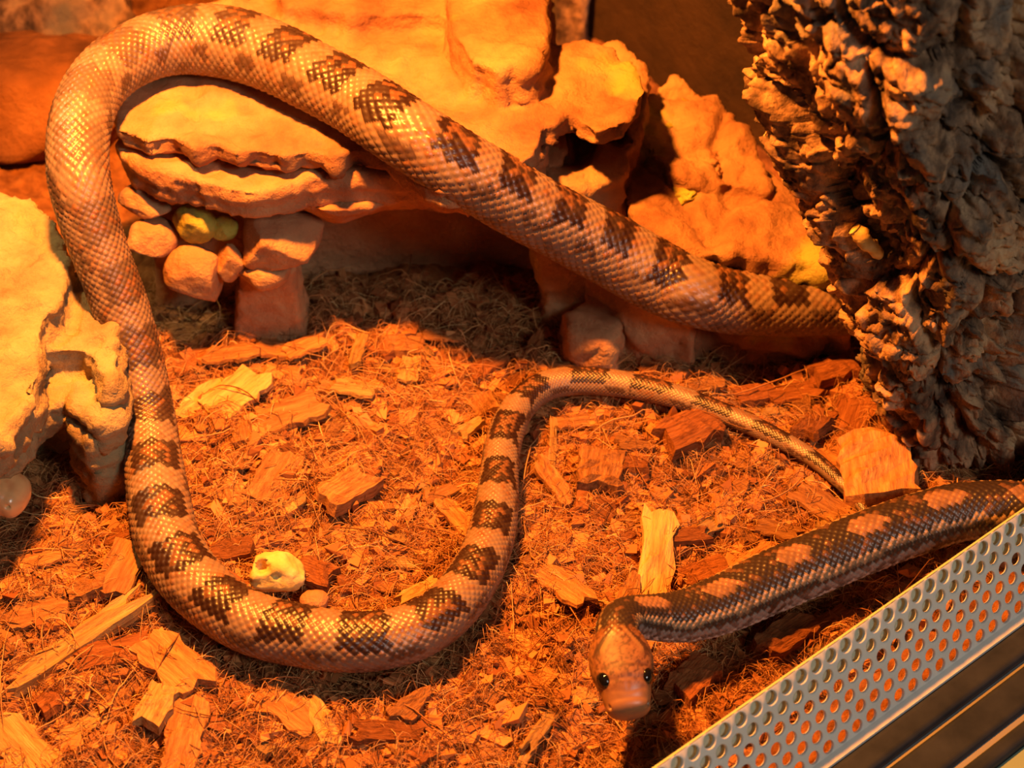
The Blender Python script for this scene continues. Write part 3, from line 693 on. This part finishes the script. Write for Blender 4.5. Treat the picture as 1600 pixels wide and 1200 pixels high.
# ------------------------------------------------------------------ loose chips on the substrate
def chip_mesh(name, seed, nx=9, ny=5, asp=.6, th=.28, rag=.10, bend=0.0, taper=0.0):
    r = np.random.default_rng(seed); X = np.linspace(-.5, .5, nx); Y = np.linspace(-.5, .5, ny)
    e0 = r.normal(0, rag*.6, ny); e1 = r.normal(0, rag*.6, ny); s0 = r.normal(0, rag*.4, nx); s1 = r.normal(0, rag*.4, nx)
    top = np.zeros((nx, ny, 3)); bot = top.copy()
    for i, x in enumerate(X):
        for j, y in enumerate(Y):
            xx = x+(e0[j]*(1-i/(nx-1))+e1[j]*i/(nx-1))
            yy = (y+(s0[i]*(1-j/(ny-1))+s1[i]*j/(ny-1)))*asp*(1-taper*(x+.5))
            edge = (i in (0, nx-1)) or (j in (0, ny-1))
            z = th/2*asp*(1+r.normal(0, .22))*(0.72 if edge else 1.0)
            cz = bend*(x*x)
            top[i, j] = (xx, yy, z+cz); bot[i, j] = (xx*1.02+r.normal(0, .012), yy*1.02, -z+cz)
    V = np.concatenate([top.reshape(-1, 3), bot.reshape(-1, 3)]); f = grid_faces(nx, ny); k = nx*ny; idx = np.arange(k).reshape(nx, ny)
    def ed(i): return np.stack([i[:-1], i[1:], i[1:]+k, i[:-1]+k], -1)
    F_ = np.concatenate([f[:, ::-1], f+k, ed(idx[0]), ed(idx[-1])[:, ::-1], ed(idx[:, 0])[:, ::-1], ed(idx[:, -1])])
    return mesh_np(name, V, F_, smooth=False)
CH = {}
for kind, ms in (('block', dict(asp=.72, th=.50, rag=.10)), ('flat', dict(asp=.62, th=.20, rag=.12)), ('stick', dict(asp=.30, th=.55, rag=.14)), ('curl', dict(asp=.5, th=.16, rag=.14, bend=.5)), ('wedge', dict(asp=.7, th=.3, rag=.14, taper=.6))):
    CH[kind] = [chip_mesh('chip_'+kind, 100+17*k+len(kind), **ms) for k in range(5)]
MSH = {}
def chip_data(kind, k, mm):
    key = (kind, k % 5, mm.name)
    if key not in MSH:
        me = CH[kind][k % 5].copy(); me.materials.clear(); me.materials.append(mm); MSH[key] = me
    return MSH[key]
TONE = {'o': M_husk, 'r': M_huskr, 'p': M_huskp}
TN = {'o': 'orange-brown', 'r': 'dark reddish-brown', 'p': 'pale tan'}
KN = {'block': ('husk_chip', 'chunky {} coconut husk block lying on the coir'), 'flat': ('husk_chip', 'flat {} coconut husk chip lying on the coir'),
      'stick': ('wood_splinter', 'narrow {} fibrous splinter lying on the coir'), 'curl': ('husk_chip', 'curled {} coconut husk flake lying on the coir'), 'wedge': ('husk_chip', 'wedge-shaped {} coconut husk chip lying on the coir')}
PLACED = []; nchip = 0
LMK = [('at the cave mouth', (560, 540)), ('at the cave mouth', (760, 560)), ('beside the stone pillar of the cave', (300, 530)), ('between the pale rock and the snake', (110, 850)), ('within the wide snake bend', (420, 720)), ('within the wide snake bend', (600, 700)), ('within the wide snake bend', (560, 860)),
       ('inside the tail loop', (880, 680)), ('inside the tail loop', (990, 700)), ('beside the snake tail tip', (1240, 740)), ('at the foot of the cork bark', (1360, 660)), ('behind the raised neck', (1080, 860)), ('behind the raised neck', (930, 860)), ('beside the snake head', (870, 1050)), ('below the wide snake bend', (520, 1120)), ('below the wide snake bend', (330, 1090)), ('under the snake neck by the vent', (1150, 1010)), ('against the perforated vent', (1080, 1130)), ('against the perforated vent', (1300, 980)), ('around the long pale splinter', (80, 1060)), ('around the long pale splinter', (180, 960)), ('behind the tail by the sloping boulder', (1150, 590)), ('in the shade below the thick body', (980, 580)), ('between snake head and wide bend', (760, 1080))]
LMK = [(t, at(x, y, 0)[:2]) for t, (x, y) in LMK]
def place_chip(x, y, Lm, kind, tone, rz, tilt=(0, 0), asp=1.0, lift=0.0, label=None):
    global nchip
    me = chip_data(kind, nchip*3+int(abs(x)*9000) % 5, TONE[tone]); nchip += 1
    nm, lab = KN[kind]; o = bpy.data.objects.new(nm, me); COL.objects.link(o)
    th = {'block': .36, 'flat': .124, 'stick': .165, 'curl': .08, 'wedge': .21}[kind]*Lm*asp
    z = float(gz(np.array([x]), np.array([y]))[0])+th*.32+.0010+lift
    o.location = (x, y, z); o.rotation_euler = (tilt[0], tilt[1], rz); o.scale = (Lm, Lm*asp, Lm*asp if kind != 'stick' else Lm*min(asp, 1.0))
    near = min(LMK, key=lambda q: math.hypot(q[1][0]-x, q[1][1]-y))[0]; auto = lab.format(TN[tone]).replace(' lying on the coir', ' '+near)
    tag(o, label or auto, 'wood chip' if nm == 'husk_chip' else 'splinter', None if label else 'loose '+auto)
    PLACED.append((x, y, Lm*.5)); return o
# chips told apart in the photograph: px, py, length px, screen angle (deg, anticlockwise), kind, tone, aspect, label
HAND = [
 (452, 640, 98, 12, 'flat', 'o', 1.05, 'large flat rectangular husk chip in the middle of the lit substrate'), (368, 615, 88, 35, 'flat', 'p', 1.0, 'pale tan flat husk chip beside the large rectangular chip'),
 (310, 615, 78, 45, 'stick', 'p', 1.3, None), (435, 538, 74, -8, 'flat', 'o', 1.0, None), (362, 552, 80, 5, 'flat', 'o', .9, None), (555, 602, 66, -15, 'flat', 'p', .9, None), (628, 530, 64, 5, 'block', 'o', .9, None),
 (475, 540, 60, 20, 'flat', 'o', 1, None), (545, 765, 78, 35, 'block', 'o', .9, None), (716, 800, 72, -45, 'stick', 'o', 1.2, None), (430, 735, 70, 60, 'flat', 'o', 1, None), (455, 775, 42, 0, 'curl', 'p', 1, 'small curled pale tan flake in front of the fibrous middle'),
 (732, 660, 42, 30, 'wedge', 'p', 1, None), (655, 925, 66, 30, 'stick', 'p', 1.0, 'bright yellow wood splinter inside the lower bend of the snake'), (622, 866, 46, -5, 'flat', 'p', .8, None), (492, 890, 62, -20, 'block', 'r', 1, None), (362, 850, 58, 5, 'block', 'r', 1, None),
 (136, 985, 215, 31, 'stick', 'p', .62, 'long pale fibrous wood splinter lying left of the snake bend'), (58, 955, 86, 8, 'flat', 'o', .9, None), (175, 1012, 110, 12, 'flat', 'r', .8, None), (270, 1030, 112, -35, 'flat', 'o', .9, 'flat orange husk chip with a torn end below the snake bend'),
 (38, 1160, 150, -35, 'flat', 'p', .62, 'broad fibrous pale husk slab lying beneath the long splinter'), (132, 1115, 84, 32, 'flat', 'p', .6, None), (245, 1100, 60, 70, 'block', 'p', .8, None), (290, 1122, 66, 85, 'flat', 'o', 1, None), (282, 1172, 60, 80, 'flat', 'o', 1, None),
 (450, 1095, 96, -30, 'flat', 'o', .8, None), (497, 1105, 80, -55, 'stick', 'p', 1, None), (600, 1130, 110, 0, 'block', 'r', .55, None), (645, 1088, 60, 40, 'wedge', 'o', 1, None),
 (1025, 868, 140, 80, 'stick', 'p', .85, 'long curved pale yellow husk strip behind the snake neck'), (1112, 808, 46, 25, 'flat', 'p', .9, 'small pale yellow wedge of wood right of the curved yellow strip'),
 (937, 733, 54, 80, 'block', 'o', 1.2, 'upright square husk block within the tail loop'), (1078, 678, 92, 28, 'block', 'r', .85, 'large striped reddish husk block under the tail'), (994, 694, 54, -5, 'wedge', 'o', .9, None), (990, 722, 42, 0, 'block', 'r', 1, None),
 (866, 748, 70, -48, 'stick', 'o', 1.1, None), (864, 674, 74, 86, 'stick', 'p', .35, None), (1080, 830, 62, 5, 'block', 'r', .7, None), (1100, 880, 74, 15, 'block', 'r', .8, None),
 (1304, 712, 84, -38, 'flat', 'o', 1.1, 'flat fibrous orange husk chip touching the tail near the cork bark'), (1370, 738, 96, 85, 'block', 'o', 1.1, 'big square husk chip standing at the foot of the cork bark'), (1240, 602, 76, 5, 'flat', 'r', .9, None), (1305, 570, 70, 20, 'block', 'r', .9, None), (1330, 640, 84, 60, 'flat', 'r', .9, None),
 (1280, 785, 80, -25, 'flat', 'o', .9, None), (1180, 885, 104, 35, 'block', 'o', .7, None), (1215, 828, 60, -15, 'flat', 'o', .9, None), (1180, 600, 60, 10, 'block', 'r', .9, None), (1100, 600, 60, 0, 'flat', 'o', .7, None), (880, 915, 82, -35, 'flat', 'o', .8, None), (985, 925, 48, 70, 'wedge', 'o', 1, None),
 (192, 890, 78, 65, 'flat', 'o', .9, None), (55, 870, 70, 10, 'flat', 'o', .8, None), (1085, 1055, 70, 40, 'block', 'r', .9, None), (915, 1072, 36, -30, 'flat', 'p', .9, None), (845, 1128, 80, 50, 'stick', 'p', .7, None), (830, 1150, 84, 52, 'stick', 'p', .5, None),
 (1045, 1075, 44, 10, 'flat', 'r', 1, None), (1230, 990, 90, 30, 'block', 'r', .7, None), (1300, 960, 70, 25, 'flat', 'r', .7, None), (905, 640, 70, 10, 'flat', 'o', .7, None), (690, 760, 50, 20, 'flat', 'o', .8, None), (1160, 960, 60, 15, 'flat', 'r', .8, None),
 (300, 545, 60, 30, 'flat', 'r', .9, None), (690, 520, 60, -10, 'flat', 'o', .8, None), (760, 560, 60, 30, 'flat', 'r', .8, None), (560, 540, 50, 80, 'stick', 'p', .9, None), (870, 560, 54, -20, 'flat', 'o', .8, None),
]
for (px, py, lp, ang_, kind, tone, asp, lab) in HAND:
    p = at(px, py, .004); sl_ = math.radians(ang_); dx = math.cos(sl_); dy = math.sin(sl_)/math.sin(PITCH)
    Lm = pxm(lp, p)*math.hypot(dx, dy)/math.hypot(1, .25)
    place_chip(p[0], p[1], Lm, kind, tone, math.atan2(dy, dx), (random.uniform(-.16, .16), random.uniform(-.14, .14)), asp, .0018, lab)
BLOCKED = [pxo([(170, 330), (470, 420), (470, 520), (900, 560), (1010, 560), (1300, 430), (1300, 200), (1000, 60), (170, 0)], 0), pxo([(-200, 560), (195, 600), (200, 760), (-200, 850)], 0), pxo([(1400, 760), (1900, 780), (1900, 560), (1380, 560)], 0)]
def inside(poly, x, y):
    c = False; n = len(poly); j = n-1
    for i in range(n):
        if (poly[i][1] > y) != (poly[j][1] > y) and x < (poly[j][0]-poly[i][0])*(y-poly[i][1])/(poly[j][1]-poly[i][1])+poly[i][0]: c = not c
        j = i
    return c
SNXY = SN_P[::6, :2]; SNR = SN_R[::6]; SNZ = SN_P[::6, 2]
def free(x, y, m):
    if any(inside(b, x, y) for b in BLOCKED): return False
    u_, v_ = uv(np.array([x, y]))
    if v_ < m+.004 or u_ > RW-.02: return False
    dd_ = np.hypot(SNXY[:, 0]-x, SNXY[:, 1]-y)-SNR-m
    if np.any((dd_ < 0) & (SNZ-SNR < .012)): return False
    return True
tries = 0; extra = 0
while extra < 215 and tries < 9000:
    tries += 1
    px, py = random.uniform(-40, 1640), random.uniform(480, 1230); p = at(px, py, 0); lp = random.choice((24, 30, 36, 44, 54)); Lm = pxm(lp, p)
    if not free(p[0], p[1], Lm*.42): continue
    if any(math.hypot(p[0]-a, p[1]-b) < (Lm*.5+r)*.62 for a, b, r in PLACED): continue
    kind = random.choice(('flat', 'flat', 'block', 'stick', 'curl', 'wedge')); tone = random.choice('oooorrp')
    place_chip(p[0], p[1], Lm*(1.2 if kind == 'stick' else 1), kind, tone, random.uniform(0, 6.28), (random.uniform(-.4, .4), random.uniform(-.3, .3)), random.uniform(.75, 1.15)); extra += 1

# pale skull-like stone and pebble inside the lower bend
p = at(432, 895, .006); me = stone_mesh('pale_stone', 301, (pxm(46, p), pxm(36, p), pxm(30, p)), cuts=7, cmin=.7, amp=.10)
V_, N_ = get_vn(me)
for c, rad, dpt in ((at(410, 886, .012), pxm(13, p), .006), (at(432, 901, .011), pxm(5, p), .003)):
    dr = toc(c); dv = V_+p-c; al_ = dv@dr; dp_ = np.linalg.norm(dv-al_[:, None]*dr, axis=1); V_ = V_-(smooth01(dp_, rad, rad*.5)*dpt*(al_ > -.01))[:, None]*dr
set_v(me, V_); o = link('pale_stone', me, M_bone); o.location = p; tag(o, 'pale yellow pitted stone with a dark hole inside the lower snake bend', 'stone')
p = at(492, 938, .003); o = link('pebble', stone_mesh('pebble', 305, (pxm(24, p), pxm(18, p), pxm(15, p)), sub=3, cuts=3, cmin=.8, amp=.04), M_stone2); o.location = p; tag(o, 'small smooth orange pebble beside the pale pitted stone', 'stone')

# ------------------------------------------------------------------ coir fibres and crumbs (uncountable)
def fibres(name, n, lmin, lmax, rmin, rmax, seg=5, seed=1, lift=.0006, arch=.0025):
    r = np.random.default_rng(seed); px = r.uniform(-60, 1660, n*3); py = r.uniform(440, 1235, n*3)
    pts = np.array([at(a, b, 0) for a, b in zip(px, py)]); u_, v_ = uv(pts)
    ok = (v_ > .006) & (u_ < RW-.01); pts = pts[ok][:n]; n = len(pts)
    Ls = r.uniform(lmin, lmax, n)*r.choice([.5, .8, 1, 1.4], n); rad = r.uniform(rmin, rmax, n); a0 = r.uniform(0, 2*np.pi, n); curv = r.normal(0, 1.0, n)*r.choice([.2, .5, 1.3], n)
    t = np.linspace(-.5, .5, seg+1)
    angs = a0[:, None]+curv[:, None]*t[None]
    stepx = np.cos(angs)*Ls[:, None]/seg; stepy = np.sin(angs)*Ls[:, None]/seg
    X = pts[:, :1]+np.cumsum(stepx, 1)-stepx.sum(1, keepdims=True)/2; Y = pts[:, 1:2]+np.cumsum(stepy, 1)-stepy.sum(1, keepdims=True)/2
    uu_ = (X-O2[0])*Nin[0]+(Y-O2[1])*Nin[1]; push = np.clip(.003-uu_, 0, None); X = X+push*Nin[0]; Y = Y+push*Nin[1]
    Z0 = gz(X, Y); h0 = r.uniform(-.0006, lift*4, n)[:, None]; tl = r.normal(0, .10, n)[:, None]
    Z = np.maximum(Z0, Z0.mean(1, keepdims=True)-.001)+h0+np.abs(r.normal(0, arch, n))[:, None]*(1-(2*t[None])**2)+tl*Ls[:, None]*t[None]
    P = np.stack([X, Y, Z], -1)
    Tn = np.gradient(P, axis=1); Tn /= np.linalg.norm(Tn, axis=-1, keepdims=True)+1e-9
    sd = np.cross(Tn, np.array([0, 0, 1.0])); sd /= np.linalg.norm(sd, axis=-1, keepdims=True)+1e-9; un = np.cross(sd, Tn)
    prof = (1-.75*np.abs(2*t)**3)[None, :, None]*rad[:, None, None]
    ring = np.stack([P+prof*(sd*math.cos(a)+un*math.sin(a)) for a in (math.pi/2, math.pi*7/6, math.pi*11/6)], 2)   # n,seg+1,3,3
    V = ring.reshape(-1, 3); base = (np.arange(n)*(seg+1)*3)[:, None, None]; i = np.arange(seg)[None, :, None]*3; j = np.arange(3)[None, None, :]; j2 = (j+1) % 3
    F_ = np.stack([base+i+j, base+i+j2, base+i+3+j2, base+i+3+j], -1).reshape(-1, 4)
    k = r.random(n)[:, None]; k2 = r.random(n)[:, None]
    c = np.array([.26, .10, .035])*(1-k)+np.array([.66, .36, .14])*k; c = np.where(k2 < .22, c*np.array([.35, .28, .25]), c); c = np.where(k2 > .95, np.array([[.74, .52, .24]]), c)
    me = mesh_np(name, V, F_, smooth=True, color=np.repeat(c, (seg+1)*3, 0)); return me
o = link('coir_fibre', fibres('coir_fibre', 34000, .005, .018, .00007, .00018, 4, 21), M_fibre); tag(o, 'loose orange-brown coir fibres matted over the substrate', 'fibre', kind='stuff')
o = link('coir_strand', fibres('coir_strand', 420, .016, .036, .00018, .00036, 7, 22, lift=.0012, arch=.002), M_fibre); tag(o, 'thicker pale coir strands scattered across the fibrous substrate', 'fibre', kind='stuff')
def crumbs(n, seed):
    r = np.random.default_rng(seed); px = r.uniform(-60, 1660, n); py = r.uniform(430, 1235, n); pts = np.array([at(a, b, 0) for a, b in zip(px, py)])
    u_, v_ = uv(pts); pts = pts[(v_ > .006) & (u_ < RW-.01)]; n = len(pts)
    sz = r.uniform(.0009, .0032, n); dims = np.stack([sz*r.uniform(.8, 2.0, n), sz*r.uniform(.4, .9, n), sz*r.uniform(.15, .5, n)], -1)
    cube = np.array([[x, y, z] for x in (-1, 1) for y in (-1, 1) for z in (-1, 1)], float)
    L_ = cube[None]*dims[:, None]*(1+r.normal(0, .22, (n, 8, 1)))
    a = r.uniform(0, 6.28, n); b = r.normal(0, .4, n); ca, sa, cb, sb_ = np.cos(a), np.sin(a), np.cos(b), np.sin(b)
    x, y, z = L_[..., 0], L_[..., 1], L_[..., 2]; x, z = x*cb[:, None]+z*sb_[:, None], z*cb[:, None]-x*sb_[:, None]
    x, y = x*ca[:, None]-y*sa[:, None], x*sa[:, None]+y*ca[:, None]
    g = gz(pts[:, 0], pts[:, 1])+dims[:, 2]*.5
    V = np.stack([x+pts[:, :1], y+pts[:, 1:2], z+g[:, None]], -1).reshape(-1, 3)
    q_ = np.array([[0, 1, 3, 2], [4, 6, 7, 5], [0, 4, 5, 1], [2, 3, 7, 6], [0, 2, 6, 4], [1, 5, 7, 3]]); F_ = (np.arange(n)[:, None, None]*8+q_[None]).reshape(-1, 4)
    k = r.random(n)[:, None]; c = np.array([.17, .055, .018])*(1-k)+np.array([.55, .24, .085])*k
    return mesh_np('husk_crumb', V, F_, smooth=False, color=np.repeat(c, 8, 0))
o = link('husk_crumb', crumbs(7000, 31), M_fibre); tag(o, 'fine reddish husk crumbs strewn between the chips', 'crumbs', kind='stuff')

# ------------------------------------------------------------------ dim things at the back
def back_rock(name, px, py, z, w, h, seed, mm, label, cat='rock'):
    p = at(px, py, z); o = link(name, stone_mesh(name, seed, (pxm(w, p), pxm(w*.8, p), pxm(h, p)), amp=.12), mm); o.location = p; tag(o, label, cat)
back_rock('background_rock', 40, 150, .01, 170, 80, 401, M_soil, 'brown earthy mound behind the snake arch')
back_rock('background_rock', 90, 20, .01, 130, 70, 402, M_bark, 'dark blurred lump of wood at the back beyond the brown mound')
p0 = at(888, 62, 0)
bm = bmesh.new(); prism(bm, [(p0[0]-.0075, p0[1]-.004), (p0[0]+.0075, p0[1]-.006), (p0[0]+.008, p0[1]+.004), (p0[0]-.007, p0[1]+.006)], .16, -.004)
bmesh.ops.recalc_face_normals(bm, faces=bm.faces); me = bpy.data.meshes.new('bark_post'); bm.to_mesh(me); bm.free(); me = remesh(me, .002); me.materials.clear(); rough_up(me, .0025, 30, .0015, seed=20)
o = link('bark_post', me, M_bark); tag(o, 'slim dark bark post standing behind the holed boulder', 'bark')
